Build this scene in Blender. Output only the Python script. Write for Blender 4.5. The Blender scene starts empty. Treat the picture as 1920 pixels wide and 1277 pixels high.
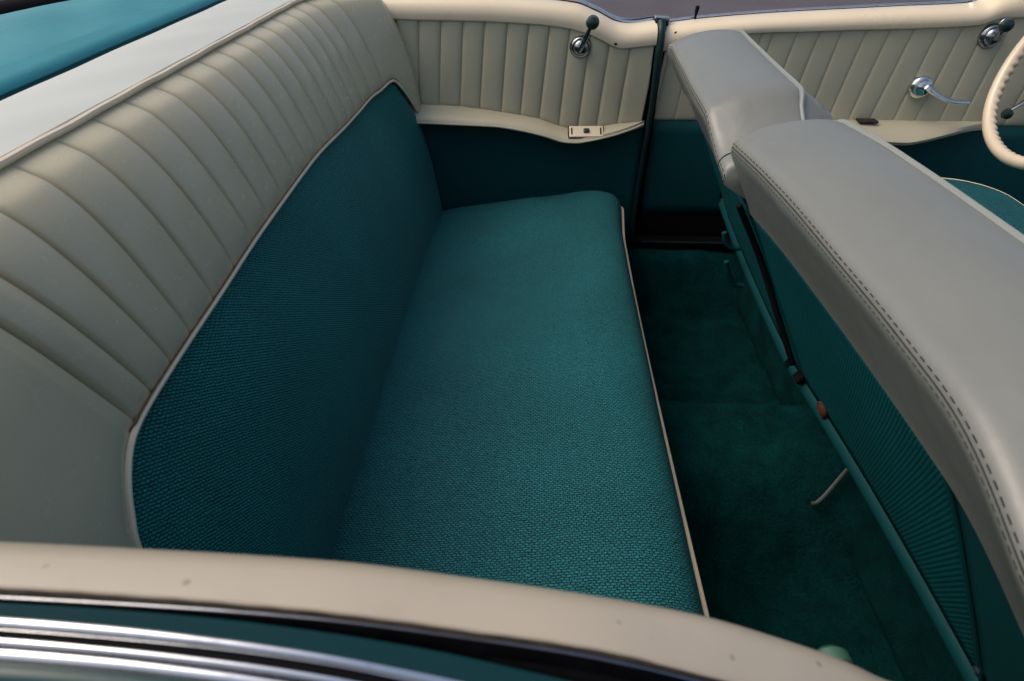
import bpy, bmesh, math, random
from mathutils import Vector, Matrix
random.seed(7)
D = bpy.data
scn = bpy.context.scene
COL = scn.collection
PI = math.pi

# ------------------------------------------------------------------ helpers
def lerp(a, b, t): return a + (b - a) * t
def sstep(a, b, x):
    t = max(0.0, min(1.0, (x - a) / (b - a)))
    return t * t * (3 - 2 * t)

def curve1(pts):
    """smooth monotone cubic through (x, y) pairs"""
    pts = sorted(pts)
    xs = [p[0] for p in pts]; ys = [p[1] for p in pts]; n = len(xs)
    d = [(ys[i + 1] - ys[i]) / (xs[i + 1] - xs[i]) for i in range(n - 1)]
    m = [d[0]] + [0.0 if d[i - 1] * d[i] <= 0 else 2 * d[i - 1] * d[i] / (d[i - 1] + d[i]) for i in range(1, n - 1)] + [d[-1]]
    def f(x):
        if x <= xs[0]: return ys[0] + (x - xs[0]) * m[0]
        if x >= xs[-1]: return ys[-1] + (x - xs[-1]) * m[-1]
        lo, hi = 0, n - 1
        while hi - lo > 1:
            k = (lo + hi) // 2
            if xs[k] <= x: lo = k
            else: hi = k
        h = xs[hi] - xs[lo]; t = (x - xs[lo]) / h
        return (ys[lo] * (1 + 2 * t) * (1 - t) ** 2 + h * m[lo] * t * (1 - t) ** 2
                + ys[hi] * t * t * (3 - 2 * t) + h * m[hi] * t * t * (t - 1))
    return f

def spline(pts, n):
    """Catmull-Rom through 3D points, n samples evenly spread"""
    P = [Vector(p) for p in pts]
    if len(P) == 2: return [P[0].lerp(P[1], i / (n - 1)) for i in range(n)]
    Q = [P[0] * 2 - P[1]] + P + [P[-1] * 2 - P[-2]]
    dense = []
    for i in range(1, len(Q) - 2):
        a, b, c, d = Q[i - 1], Q[i], Q[i + 1], Q[i + 2]
        for k in range(24):
            t = k / 24
            dense.append(0.5 * ((2 * b) + (c - a) * t + (2 * a - 5 * b + 4 * c - d) * t * t + (3 * b - a - 3 * c + d) * t ** 3))
    dense.append(P[-1])
    L = [0.0]
    for i in range(1, len(dense)): L.append(L[-1] + (dense[i] - dense[i - 1]).length)
    out, j = [], 0
    for i in range(n):
        s = L[-1] * i / (n - 1)
        while j < len(L) - 2 and L[j + 1] < s: j += 1
        t = (s - L[j]) / max(1e-9, L[j + 1] - L[j])
        out.append(dense[j].lerp(dense[j + 1], t))
    return out

def frange(a, b, step):
    n = max(2, int(round((b - a) / step)) + 1)
    return [lerp(a, b, i / (n - 1)) for i in range(n)]

class MB:
    """mesh collector with UVs in metres"""
    def __init__(s): s.v = []; s.f = []; s.uv = []
    def add(s, vs, fs, uvs=None):
        o = len(s.v); s.v += [tuple(p) for p in vs]
        for k, f in enumerate(fs):
            s.f.append([i + o for i in f])
            s.uv.append(uvs[k] if uvs else [(vs[i][0] + vs[i][1], vs[i][2]) for i in f])
    def grid(s, rows, close_u=False, close_v=False, uvf=None):
        """rows[i][j]; UV = arc length along j (u) and along i (v)"""
        R, Cn = len(rows), len(rows[0])
        vs = [p for r in rows for p in r]
        mid = rows[R // 2]; mc = Cn // 2
        U = [0.0]
        for j in range(1, Cn + 1): U.append(U[-1] + (Vector(mid[j % Cn]) - Vector(mid[j - 1])).length)
        V = [0.0]
        for i in range(1, R + 1): V.append(V[-1] + (Vector(rows[i % R][mc]) - Vector(rows[i - 1][mc])).length)
        fs, us = [], []
        for i in range(R if close_v else R - 1):
            for j in range(Cn if close_u else Cn - 1):
                i2, j2 = (i + 1) % R, (j + 1) % Cn
                fs.append([i * Cn + j, i * Cn + j2, i2 * Cn + j2, i2 * Cn + j])
                if uvf:
                    us.append([uvf(rows[i][j]), uvf(rows[i][j2]), uvf(rows[i2][j2]), uvf(rows[i2][j])])
                else:
                    us.append([(U[j], V[i]), (U[j + 1], V[i]), (U[j + 1], V[i + 1]), (U[j], V[i + 1])])
        s.add(vs, fs, us)
        return s
    def ngon(s, pts): s.add(pts, [list(range(len(pts)))]); return s
    def tube(s, pts, r, seg=10, n=None, cap=True, squash=None):
        P = spline(pts, n) if n else [Vector(p) for p in pts]
        rows = []; up = None
        for i, p in enumerate(P):
            t = (P[min(i + 1, len(P) - 1)] - P[max(i - 1, 0)]).normalized()
            if up is None:
                up = Vector((0, 0, 1)) if abs(t.z) < .9 else Vector((1, 0, 0))
            a = t.cross(up).normalized(); up = a.cross(t).normalized()
            rr = r(i / (len(P) - 1)) if callable(r) else r
            q = squash or 1.0
            rows.append([p + (a * math.cos(2 * PI * k / seg) + up * q * math.sin(2 * PI * k / seg)) * rr for k in range(seg)])
        s.grid(rows, close_u=True)
        if cap:
            s.ngon(list(reversed(rows[0]))); s.ngon(rows[-1])
        return s
    def lathe(s, prof, seg, M):
        """prof: (radius, height) pairs about local Z, placed with matrix M"""
        rows = [[M @ Vector((r * math.cos(2 * PI * k / seg), r * math.sin(2 * PI * k / seg), h)) for k in range(seg)] for r, h in prof]
        s.grid(rows, close_u=True)
        if prof[-1][0] > 1e-5: s.ngon(rows[-1])
        if prof[0][0] > 1e-5: s.ngon(list(reversed(rows[0])))
        return s
    def box(s, c, size, M=None, bev=0.0):
        bm = bmesh.new(); bmesh.ops.create_cube(bm, size=1.0)
        for v in bm.verts: v.co = Vector((v.co.x * size[0], v.co.y * size[1], v.co.z * size[2]))
        if bev: bmesh.ops.bevel(bm, geom=bm.edges[:], offset=bev, segments=3, affect='EDGES', profile=.6)
        T = Matrix.Translation(Vector(c)) @ (M or Matrix())
        bm.verts.ensure_lookup_table(); bm.verts.index_update()
        s.add([T @ v.co for v in bm.verts], [[v.index for v in f.verts] for f in bm.faces]); bm.free()
        return s
    def build(s, name, mat, parent=None, smooth=True, kind=None, solid=0.0, label=None, sharp=40):
        me = D.meshes.new(name); me.from_pydata(s.v, [], s.f)
        uvl = me.uv_layers.new(name='UVMap')
        k = 0
        for fu in s.uv:
            for u in fu:
                uvl.data[k].uv = u; k += 1
        bm = bmesh.new(); bm.from_mesh(me)
        bmesh.ops.remove_doubles(bm, verts=bm.verts, dist=1e-6)
        bmesh.ops.recalc_face_normals(bm, faces=bm.faces)
        bm.to_mesh(me); bm.free()
        if smooth:
            me.polygons.foreach_set('use_smooth', [True] * len(me.polygons))
            me.set_sharp_from_angle(angle=math.radians(sharp))
        me.materials.append(mat)
        o = D.objects.new(name, me); COL.objects.link(o)
        if parent:
            o.parent = parent
            q = parent
            off = Vector((0, 0, 0))
            while q is not None:
                off += Vector(q.location); q = q.parent
            o.location = -off
        if solid:
            md = o.modifiers.new('thickness', 'SOLIDIFY'); md.thickness = solid; md.offset = 0
        if kind: o['kind'] = kind
        if label: o['label'] = label
        return o

def thing(name, label, cat, loc):
    o = D.objects.new(name, None); COL.objects.link(o)
    o.location = loc; o.empty_display_size = .05
    o['label'] = label; o['category'] = cat
    return o

def dirm(origin, zaxis, xhint=(1, 0, 0)):
    z = Vector(zaxis).normalized(); x = Vector(xhint); x = (x - z * x.dot(z)).normalized(); y = z.cross(x)
    M = Matrix((x, y, z)).transposed().to_4x4(); M.translation = Vector(origin)
    return M

# ------------------------------------------------------------------ materials
class NT:
    def __init__(s, name):
        s.m = D.materials.new(name); s.m.use_nodes = True
        s.t = s.m.node_tree; s.b = s.t.nodes['Principled BSDF']
    def n(s, typ, **kw):
        nd = s.t.nodes.new(typ)
        for k, v in kw.items():
            if k in nd.inputs: nd.inputs[k].default_value = v
            else: setattr(nd, k, v)
        return nd
    def l(s, a, b): s.t.links.new(a, b)
    def coord(s, kind='Object'): return s.n('ShaderNodeTexCoord').outputs[kind]
    def noise(s, vec, scale, detail=4, rough=.55):
        nd = s.n('ShaderNodeTexNoise'); nd.inputs['Scale'].default_value = scale
        nd.inputs['Detail'].default_value = detail; nd.inputs['Roughness'].default_value = rough
        s.l(vec, nd.inputs['Vector']); return nd
    def ramp(s, fac, stops):
        r = s.n('ShaderNodeValToRGB'); e = r.color_ramp.elements
        while len(e) < len(stops): e.new(.5)
        for k, (p, c) in enumerate(stops):
            e[k].position = p; e[k].color = (*c, 1) if len(c) == 3 else c
        s.l(fac, r.inputs['Fac']); return r
    def mix(s, fac, a, b, blend='MIX'):
        m = s.n('ShaderNodeMix', data_type='RGBA', blend_type=blend)
        for inp, x in ((m.inputs['Factor'], fac), (m.inputs[6], a), (m.inputs[7], b)):
            if hasattr(x, 'links'): s.l(x, inp)
            else: inp.default_value = x if isinstance(x, (int, float)) else (*x, 1)
        return m.outputs[2]
    def bump(s, h, strength, dist, prev=None):
        b = s.n('ShaderNodeBump'); b.inputs['Strength'].default_value = strength; b.inputs['Distance'].default_value = dist
        s.l(h, b.inputs['Height'])
        if prev: s.l(prev, b.inputs['Normal'])
        return b.outputs['Normal']
    def math(s, op, a, b=None):
        m = s.n('ShaderNodeMath', operation=op)
        for inp, x in zip(m.inputs, (a, b)):
            if x is None: continue
            if hasattr(x, 'links'): s.l(x, inp)
            else: inp.default_value = x
        return m.outputs[0]
    def set(s, **kw):
        for k, v in kw.items():
            k = k.replace('_', ' ')
            if hasattr(v, 'links'): s.l(v, s.b.inputs[k])
            elif isinstance(v, tuple): s.b.inputs[k].default_value = (*v, 1)
            else: s.b.inputs[k].default_value = v
        return s

def vary(c, f): return tuple(max(0, x * f) for x in c)

def vinyl(name, col, rough=.4, grain=.25, dirt=None, spec=.5, mott=.06, coat=0.0, wave=.05, crease=0.0, rvar=.12):
    t = NT(name); o = t.coord()
    big = t.noise(o, 6, 5); fine = t.noise(o, 900, 2); mid = t.noise(o, 60, 3)
    c = t.mix(big.outputs['Fac'], vary(col, 1 - mott), vary(col, 1 + mott))
    if dirt:
        d = t.noise(o, 14, 8, .7)
        dm = t.ramp(d.outputs['Fac'], [(.56, (0, 0, 0)), (.75, (1, 1, 1))])
        c = t.mix(t.math('MULTIPLY', dm.outputs['Color'], .22), c, dirt)
    r = t.math('ADD', t.math('MULTIPLY', mid.outputs['Fac'], rvar), rough - rvar / 2)
    v = t.n('ShaderNodeTexVoronoi', feature='DISTANCE_TO_EDGE'); v.inputs['Scale'].default_value = 520
    t.l(o, v.inputs['Vector'])
    nb = t.bump(v.outputs['Distance'], grain * .6, .0006)
    nb = t.bump(mid.outputs['Fac'], wave, .003, nb)
    if crease:
        cr = t.noise(o, 17, 3, .5); cr.inputs['Distortion'].default_value = .3
        nb = t.bump(cr.outputs['Fac'], crease, .014, nb)
    t.set(Base_Color=c, Roughness=r, Normal=nb, Specular_IOR_Level=spec, Coat_Weight=coat, Coat_Roughness=.2)
    return t.m

def weave(name, c_hi, c_lo, cw, ch, depth=.0012, rot=0.0, sheen=.15, wob=.0011):
    """staggered rows of short raised dashes, cell cw x ch metres"""
    t = NT(name); uv = t.coord('UV')
    mp = t.n('ShaderNodeMapping'); mp.inputs['Rotation'].default_value = (0, 0, rot); t.l(uv, mp.inputs['Vector'])
    nz = t.noise(mp.outputs[0], 160, 2)
    sub = t.n('ShaderNodeVectorMath', operation='SUBTRACT'); t.l(nz.outputs['Color'], sub.inputs[0]); sub.inputs[1].default_value = (.5, .5, .5)
    sc = t.n('ShaderNodeVectorMath', operation='SCALE'); t.l(sub.outputs[0], sc.inputs[0]); sc.inputs['Scale'].default_value = wob * 4
    ad = t.n('ShaderNodeVectorMath', operation='ADD'); t.l(mp.outputs[0], ad.inputs[0]); t.l(sc.outputs[0], ad.inputs[1])
    br = t.n('ShaderNodeTexBrick', offset=.5, offset_frequency=2)
    br.inputs['Scale'].default_value = 1.0
    br.inputs['Brick Width'].default_value = cw; br.inputs['Row Height'].default_value = ch
    br.inputs['Mortar Size'].default_value = ch * .34; br.inputs['Mortar Smooth'].default_value = 1.0
    br.inputs['Color1'].default_value = (.75, .75, .75, 1); br.inputs['Color2'].default_value = (1, 1, 1, 1)
    t.l(ad.outputs[0], br.inputs['Vector'])
    fac = br.outputs['Fac']
    hgt = t.math('SUBTRACT', 1.0, fac)
    fib = t.noise(mp.outputs[0], 1500, 2)
    big = t.noise(t.coord(), 5, 4)
    c = t.mix(fac, c_hi, c_lo)
    c = t.mix(.75, c, br.outputs['Color'], 'MULTIPLY')
    f2 = t.ramp(fib.outputs['Fac'], [(.3, (.62, .62, .62)), (.7, (1.25, 1.25, 1.25))])
    c = t.mix(1.0, c, f2.outputs['Color'], 'MULTIPLY')
    b2 = t.ramp(big.outputs['Fac'], [(.3, (.86, .86, .86)), (.7, (1.1, 1.1, 1.1))])
    c = t.mix(1.0, c, b2.outputs['Color'], 'MULTIPLY')
    nb = t.bump(hgt, .8, depth)
    nb = t.bump(fib.outputs['Fac'], .25, .0004, nb)
    t.set(Base_Color=c, Roughness=.62, Normal=nb, Specular_IOR_Level=.18, Sheen_Weight=sheen, Sheen_Roughness=.4)
    t.b.inputs['Sheen Tint'].default_value = (.45, .9, .95, 1)
    return t.m

def carpet(name, col):
    t = NT(name); o = t.coord()
    a = t.noise(o, 230, 4, .75); b = t.noise(o, 16, 6, .65); d = t.noise(o, 90, 4, .6)
    r = t.ramp(b.outputs['Fac'], [(.34, vary(col, .65)), (.68, vary(col, 1.4))])
    c = t.mix(.65, r.outputs['Color'], t.ramp(a.outputs['Fac'], [(.32, (.25, .25, .25)), (.68, (1.7, 1.7, 1.7))]).outputs['Color'], 'MULTIPLY')
    nb = t.bump(a.outputs['Fac'], 1.0, .004); nb = t.bump(d.outputs['Fac'], .6, .006, nb)
    t.set(Base_Color=c, Roughness=.95, Normal=nb, Specular_IOR_Level=.05)
    return t.m

def paint(name, col, rough=.25, specks=False, orange=.03, coat=.3, spec=.5):
    t = NT(name); o = t.coord()
    big = t.noise(o, 9, 4); mid = t.noise(o, 130, 2)
    c = t.mix(big.outputs['Fac'], vary(col, .93), vary(col, 1.06))
    if specks:
        v = t.n('ShaderNodeTexVoronoi', feature='F1'); v.inputs['Scale'].default_value = 62; v.inputs['Randomness'].default_value = 1
        t.l(o, v.inputs['Vector'])
        sp = t.ramp(v.outputs['Distance'], [(.07, (1, 1, 1)), (.13, (0, 0, 0))])
        pick = t.n('ShaderNodeSeparateColor'); t.l(v.outputs['Color'], pick.inputs[0])
        g = t.math('MULTIPLY', sp.outputs['Color'], t.math('MULTIPLY', t.math('GREATER_THAN', pick.outputs[0], .45), .5))
        c = t.mix(g, c, (.12, .10, .08))
        sm = t.noise(o, 30, 6, .65)
        c = t.mix(t.math('MULTIPLY', t.ramp(sm.outputs['Fac'], [(.55, (0, 0, 0)), (.8, (1, 1, 1))]).outputs['Color'], .25), c, vary(col, .62))
    r = t.math('ADD', t.math('MULTIPLY', big.outputs['Fac'], .18), rough - .06)
    t.set(Base_Color=c, Roughness=r, Normal=t.bump(mid.outputs['Fac'], orange, .002), Coat_Weight=coat, Coat_Roughness=.12, Specular_IOR_Level=spec)
    return t.m

def metal(name, col=(.78, .79, .80), rough=.09, grime=True):
    t = NT(name); o = t.coord()
    a = t.noise(o, 45, 6, .65); b = t.noise(o, 300, 2)
    c = t.mix(t.ramp(a.outputs['Fac'], [(.5, (0, 0, 0)), (.8, (1, 1, 1))]).outputs['Color'], col, vary(col, .72)) if grime else t.mix(.5, col, col)
    r = t.math('ADD', t.math('MULTIPLY', a.outputs['Fac'], .14), rough - .05)
    t.set(Base_Color=c, Metallic=1.0, Roughness=r, Normal=t.bump(b.outputs['Fac'], .03, .001))
    return t.m

def rubber(name, col, rough=.55, spec=.3):
    t = NT(name); o = t.coord()
    a = t.noise(o, 70, 6, .7)
    c = t.ramp(a.outputs['Fac'], [(.35, vary(col, .6)), (.7, vary(col, 1.5))])
    t.set(Base_Color=c.outputs['Color'], Specular_IOR_Level=spec, Roughness=rough, Normal=t.bump(a.outputs['Fac'], .4, .002))
    return t.m

IVORY = vinyl('ivory_vinyl', (.54, .485, .325), .27, .03, dirt=(.42, .37, .25), spec=.45, coat=.0, wave=.008, rvar=.03, mott=.03)
SHELF = vinyl('pale_vinyl', (.56, .575, .51), .42, .3)
PIPE = vinyl('piping_vinyl', (.85, .71, .50), .42, .2, dirt=(.25, .17, .10))
PANEL = vinyl('panel_vinyl', (.53, .485, .34), .40, .25, dirt=(.36, .31, .21))
GREYV = vinyl('grey_vinyl', (.185, .192, .172), .31, .3, mott=.06, dirt=(.13, .13, .11), wave=.06, crease=.13)
GREYP = vinyl('grey_piping', (.25, .265, .245), .36, .2)
TEALV = vinyl('teal_vinyl', (.004, .060, .064), .55, .3, spec=.2)
BOOT = vinyl('boot_vinyl', (.013, .225, .265), .6, .5, mott=.16, wave=.25)
CLOTH = weave('teal_basketweave_cloth', (.021, .200, .222), (.008, .095, .108), 0.0070, .0038, .0011, sheen=.05, wob=.0014)
CLOTHB = weave('teal_back_cloth', (.013, .285, .262), (.003, .098, .092), .0062, .0036, .0009, rot=.6, sheen=.22, wob=.0009)
CLOTHF = weave('teal_fine_cloth', (.003, .170, .190), (.001, .078, .090), .0060, .0054, .0005, wob=.0003, sheen=.0)
CARPET = carpet('dark_teal_carpet', (.0017, .034, .034))
CREAM = paint('cream_paint', (.80, .67, .47), .27, coat=.5, orange=.05)
CREAM_SHADED = paint('cream_paint_speckled_shaded', (.49, .42, .315), .30, specks=True, coat=.4, orange=.05)  # same cream paint with the near rail's shade put into its colour, plus specks
TEALP = paint('teal_paint', (.005, .042, .046), .16, coat=.0, spec=.28)
TEALM = paint('teal_metal_paint', (.003, .050, .056), .55, coat=.0, spec=.15)
GREENK = paint('green_plastic', (.007, .028, .020), .3)
ALU = paint('grey_metal', (.055, .068, .058), .4)
GREENN = paint('pale_green_plastic', (.04, .115, .068), .4)
CHROME = metal('chrome')
CHROMD = metal('dull_chrome', (.55, .56, .58), .2)
CHROMK = metal('chrome_dark_reflection', (.34, .35, .37), .14)  # chrome with the dark interior's reflection put into its colour
BLACK = rubber('black_rubber', (.0045, .0045, .005), .7, .1)
DARKG = rubber('dark_green_rubber', (.010, .030, .030), .4)
DIRT = rubber('dirt_seam', (.035, .028, .022), .9)
STITCH = rubber('dark_thread', (.018, .024, .024), .8)
BROWN = rubber('brown_thread', (.14, .062, .034), .8)
RUST = rubber('rusty_metal', (.075, .027, .014), .75)
WHEELM = paint('ivory_plastic', (.66, .545, .39), .3, coat=.4)

t = NT('asphalt'); o_ = t.coord()
an = t.noise(o_, 38, 8, .75); ab = t.noise(o_, 1.2, 5)
ac = t.ramp(an.outputs['Fac'], [(.3, (.045, .039, .045)), (.7, (.120, .107, .120))])
ac2 = t.mix(.5, ac.outputs['Color'], t.ramp(ab.outputs['Fac'], [(.3, (.75, .75, .75)), (.7, (1.2, 1.2, 1.2))]).outputs['Color'], 'MULTIPLY')
t.set(Base_Color=ac2, Roughness=.85, Normal=t.bump(an.outputs['Fac'], .8, .01)); ASPH = t.m

# ------------------------------------------------------------------ ground
g = MB(); g.add([(-400, -400, -.42), (400, -400, -.42), (400, 400, -.42), (-400, 400, -.42)], [[0, 1, 2, 3]])
g.build('asphalt_ground', ASPH, kind='structure', smooth=False)

# ------------------------------------------------------------------ rear bench seat
Y0, Y1 = .19, 1.745
faceX = curve1([(.26, -.296), (.30, -.305), (.45, -.343), (.60, -.385), (.678, -.409), (.74, -.436), (.80, -.468), (.85, -.502), (.883, -.528), (.92, -.56)])
wrapA = curve1([(.26, 0), (.30, .003), (.60, .052), (.74, .078), (.883, .098), (.95, .11)])
def wrapw(y):
    far = sstep(1.44, 1.80, y) ** 1.6 * 1.25
    near = sstep(.60, .10, y) ** 1.8 * 1.0
    return min(1.0, far) + near * .7
bolX = curve1([(.24, -.292), (.45, -.338), (.60, -.377), (.68, -.401), (.727, -.4205), (.757, -.4335), (.80, -.453), (.84, -.4755), (.867, -.4985), (.884, -.522)])
def backX(y, z, f=None):
    tilt = -.022 * (y - 1.05) / .6 * (z - .3) / .58
    return (f or faceX)(z) + tilt + wrapA(z) * wrapw(y)
# upper border of the woven insert: height over y (sides fall away steeply)
border = curve1([(.255, .26), (.270, .42), (.292, .56), (.3146, .6314), (.3286, .6466), (.350, .6646), (.3606, .6716), (.379, .6795), (.3956, .6832), (.424, .6848), (.485, .6855), (.607, .6885),
                 (.789, .6950), (1.043, .6970), (1.306, .6850), (1.50, .6795), (1.575, .6800), (1.616, .6855), (1.638, .6880), (1.652, .6840), (1.664, .6700), (1.6884, .632), (1.7051, .602), (1.726, .570), (1.745, .540), (1.760, .51)])
seamZ = lambda y: .884
PL = [.36] + [.4065 + .0705 * k for k in range(18)]
def pleat(y):
    """0 in a groove, 1 mid-pleat"""
    if y <= PL[0] - .02: return 1.0
    d = min(abs(y - p) for p in PL)
    if y < PL[0] or y > PL[-1]: return 1 - .6 * math.exp(-(d / .0030) ** 1.1) - .4 * math.exp(-(d / .018) ** 1.1)
    h = .035
    q = min(1.0, d / h)
    return .46 * (1 - math.exp(-(d / .0022) ** 1.3)) + .54 * (max(0, 1 - (1 - q) ** 2.2)) ** .60
seat = thing('rear_bench_seat', 'full width rear bench seat with teal woven cloth cushion and pleated ivory vinyl backrest top', 'car seat', (-.1, .95, 0))

ys = sorted(set([round(y, 5) for y in frange(Y0, .46, .004) + frange(.46, 1.62, .0040) + frange(1.62, Y1, .003) + [p + q for p in PL for q in (-.006, -.0045, -.003, -.0018, -.0009, 0, .0009, .0018, .003, .0045, .006)]]))
rows = []
for y in ys:
    fan = .050 * sstep(.56, .36, y) * sstep(.19, .32, y)
    yb_ = y + fan
    zb = border(yb_) if .255 <= yb_ else .26
    zs = seamZ(y); row = []
    N = 46
    for i in range(N + 1):
        u = i / N
        z = lerp(zb, zs, u); yc = y + fan * (1 - u)
        x = backX(yc, z, bolX)
        tuck_b = 1 - math.exp(-((z - zb) / .010)); tuck_t = 1 - math.exp(-((zs - z) / .006))
        pl = pleat(y)
        puff = .0105 + .0070 * math.sin(PI * u * .9)
        dd = puff * (.40 + .60 * tuck_b) * (.1 + .9 * tuck_t) * pl
        # gentle irregular slack
        dd += .0005 * math.sin(23 * y + 31 * z) * tuck_t
        row.append((x + dd * .88, yc, z + dd * .45 * (1 if u < .9 else (1 - u) / .1)))
    rows.append(row)
MB().grid(rows).build('backrest_bolster', IVORY, seat, label='pleated ivory vinyl upper backrest')

rows = []
yi = [y for y in frange(.257, .46, .004) + frange(.46, 1.58, .01)[1:] + frange(1.58, 1.7445, .003)[1:]]
for y in yi:
    zb = border(y); row = []
    for i in range(40):
        u = i / 39; z = lerp(.24, zb, u)
        e = min(1, (y - .255) / .10, (1.78 - y) / .10); e = math.sin(PI / 2 * max(0, e))
        puff = .018 * math.sin(PI * (.12 + .83 * u)) * (.25 + .75 * e) + .004
        if u > .93: puff *= 1 - ((u - .93) / .07) ** 2 * .7
        row.append((backX(y, z) + puff, y, z + puff * .3 * u))
    rows.append(row)
MB().grid(rows, uvf=lambda p: (p[1], p[2] * 1.04)).build('backrest_insert', CLOTHB, seat, label='teal woven backrest panel')

pp = []
for y in frange(.259, 1.740, .004):
    z = border(y); pp.append((backX(y, z, bolX) + .006, y, z + .001))
# respace evenly
pv = [Vector(p) for p in pp]
pq = [p for p in pp if p[1] < 1.700]
MB().tube(spline(pq[::6] + [pq[-1]], 260), lambda u: .0034 * (1 - .7 * sstep(.93, 1, u)), 8).build('backrest_piping', PIPE, seat)
# brown line of stitching just above the piping
MB().tube([p + Vector((.0010, 0, .0052)) if .40 < p.y < 1.66 else p + Vector((-.004, -.006 if p.y < 1 else .006, .002)) for p in spline(pq[::6] + [pq[-1]], 240)], .0009, 6).build('backrest_stitching', BROWN, seat)

# top seam piping and pale top band
sp = [(backX(y, .884, bolX) + .002, y, .888 + .0007 * math.sin(y * 41) * math.sin(y * 17)) for y in frange(Y0, Y1, .02)]
MB().tube(sp, .0042, 8).build('top_piping', PIPE, seat)
bandY = frange(.10, 2.02, .02); rows = []
bandback = curve1([(.1, -.565), (.7132, -.626), (.8195, -.632), (.958, -.642), (1.1365, -.652), (1.3244, -.663), (1.4726, -.671), (1.75, -.668), (2.0, -.62)])
for y in bandY:
    yy = min(max(y, Y0), Y1)
    xa = backX(yy, .884, bolX) - .002; xb = bandback(y); row = []
    for i in range(17):
        u = i / 16
        z = .8865 + .012 * math.sin(PI * min(1, u * 1.15) * .5) - .004 * u + .0012 * math.sin(y * 29 + u * 5) * math.sin(PI * u)
        if i == 0: z = .876
        if i == 16: z = .868
        row.append((lerp(xa, xb, u), y, z))
    rows.append(row)
MB().grid(rows).build('top_band', SHELF, seat, solid=.004, label='plain pale vinyl band along the top')
# shell behind
sh = MB()
rows = []
for y in frange(Y0 + .01, Y1 - .01, .05):
    rows.append([(backX(y, z) - .035, y, z) for z in (.02, .26, .5, .7, .86)] + [(-.70, y, .86), (-.62, y, .4), (-.55, y, .02)])
sh.grid(rows, close_u=True); sh.ngon(rows[0]); sh.ngon(list(reversed(rows[-1])))
sh.build('backrest_shell', BLACK, seat)

# cushion: closed loft of x-z sections along y, with rounded ends
cush = [(-.345, .16), (-.345, .24), (-.322, .285), (-.285, .304), (-.22, .322), (-.10, .345), (.02, .365), (.10, .378), (.155, .383), (.195, .377), (.218, .360), (.2275, .337),
        (.230, .325), (.231, .28), (.231, .18), (.231, .05), (.10, .045), (-.1, .05)]
prof = spline([(a, 0, b) for a, b in cush[:12]], 60) + [Vector((a, 0, b)) for a, b in cush[12:]]
def endround(y, a, b, r):
    d = min(y - a, b - y)
    if d >= r: return 0.0
    return r - math.sqrt(max(0, r * r - (r - d) ** 2))
rows = []
ylist = frange(.20, .26, .004) + frange(.26, 1.67, .015)[1:] + frange(1.67, 1.730, .003)[1:]
def frontX(y): return .004 * (y - 1.0) * (y - 1.0) * 6 * (1 if y > 1 else .6) + (.012 * sstep(1.45, 1.73, y) - .028 * sstep(1.66, 1.735, y) ** 2)
for y in ylist:
    s_ = endround(y, .20, 1.730, .055); row = []
    for p in prof:
        k = min(1.0, max(0, (p.z - .16) / .2))
        x = p.x + (frontX(y) if p.x > 0 else 0)
        z = p.z
        if z > .28: z = z - s_ * .9 * min(1, (z - .27) / .08) + .006 * math.sin(PI * (y - .2) / 1.53) - .004 * math.sin(y * 4.1) - .009 * math.exp(-((p.x + .05) / .17) ** 2) * (math.exp(-((y - .62) / .20) ** 2) + math.exp(-((y - 1.28) / .20) ** 2)) + .0012 * math.sin(19 * y + 11 * p.x) * math.sin(23 * p.x - 5 * y)
        if p.x > .1: x -= s_ * .5
        row.append((x, y, z))
    rows.append(row)
c = MB()
c.grid(rows, close_u=True)
c.ngon(rows[0]); c.ngon(list(reversed(rows[-1])))
c.build('seat_cushion', CLOTH, seat, label='teal basketweave seat cushion')
pw = [(.2315 + frontX(y) - endround(y, .20, 1.730, .055) * .55, y, .330 - endround(y, .2, 1.73, .055) * .3) for y in frange(.205, 1.722, .01)]
MB().tube(pw, .0042, 8).build('cushion_piping', PIPE, seat)

# ------------------------------------------------------------------ boot cover over the folded top
boot = thing('boot_cover', 'teal vinyl boot cover snapped over the folded convertible top behind the seat', 'boot cover', (-.85, 1.1, .86))
rows = []
for y in frange(-.05, 2.25, .03):
    xa = bandback(y) - .006
    row = []
    xe = curve1([(-.1, -1.0), (.9, -1.075), (1.28, -1.050), (1.41, -1.018), (1.8, -.93), (2.3, -.75)])(y)
    for i in range(30):
        u = i / 29
        z = .888 + .022 * math.sin(PI * u) ** .8 + .0030 * math.sin(8 * y + 9 * u) * math.sin(PI * u) + .0018 * math.sin(26 * y - 17 * u) * math.sin(PI * u)
        if i == 0: z = .872
        if i == 29: z = .85
        row.append((lerp(xa, xe, u), y, z))
    rows.append(row)
MB().grid(rows).build('cover_panel', BOOT, boot, solid=.003)
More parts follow.
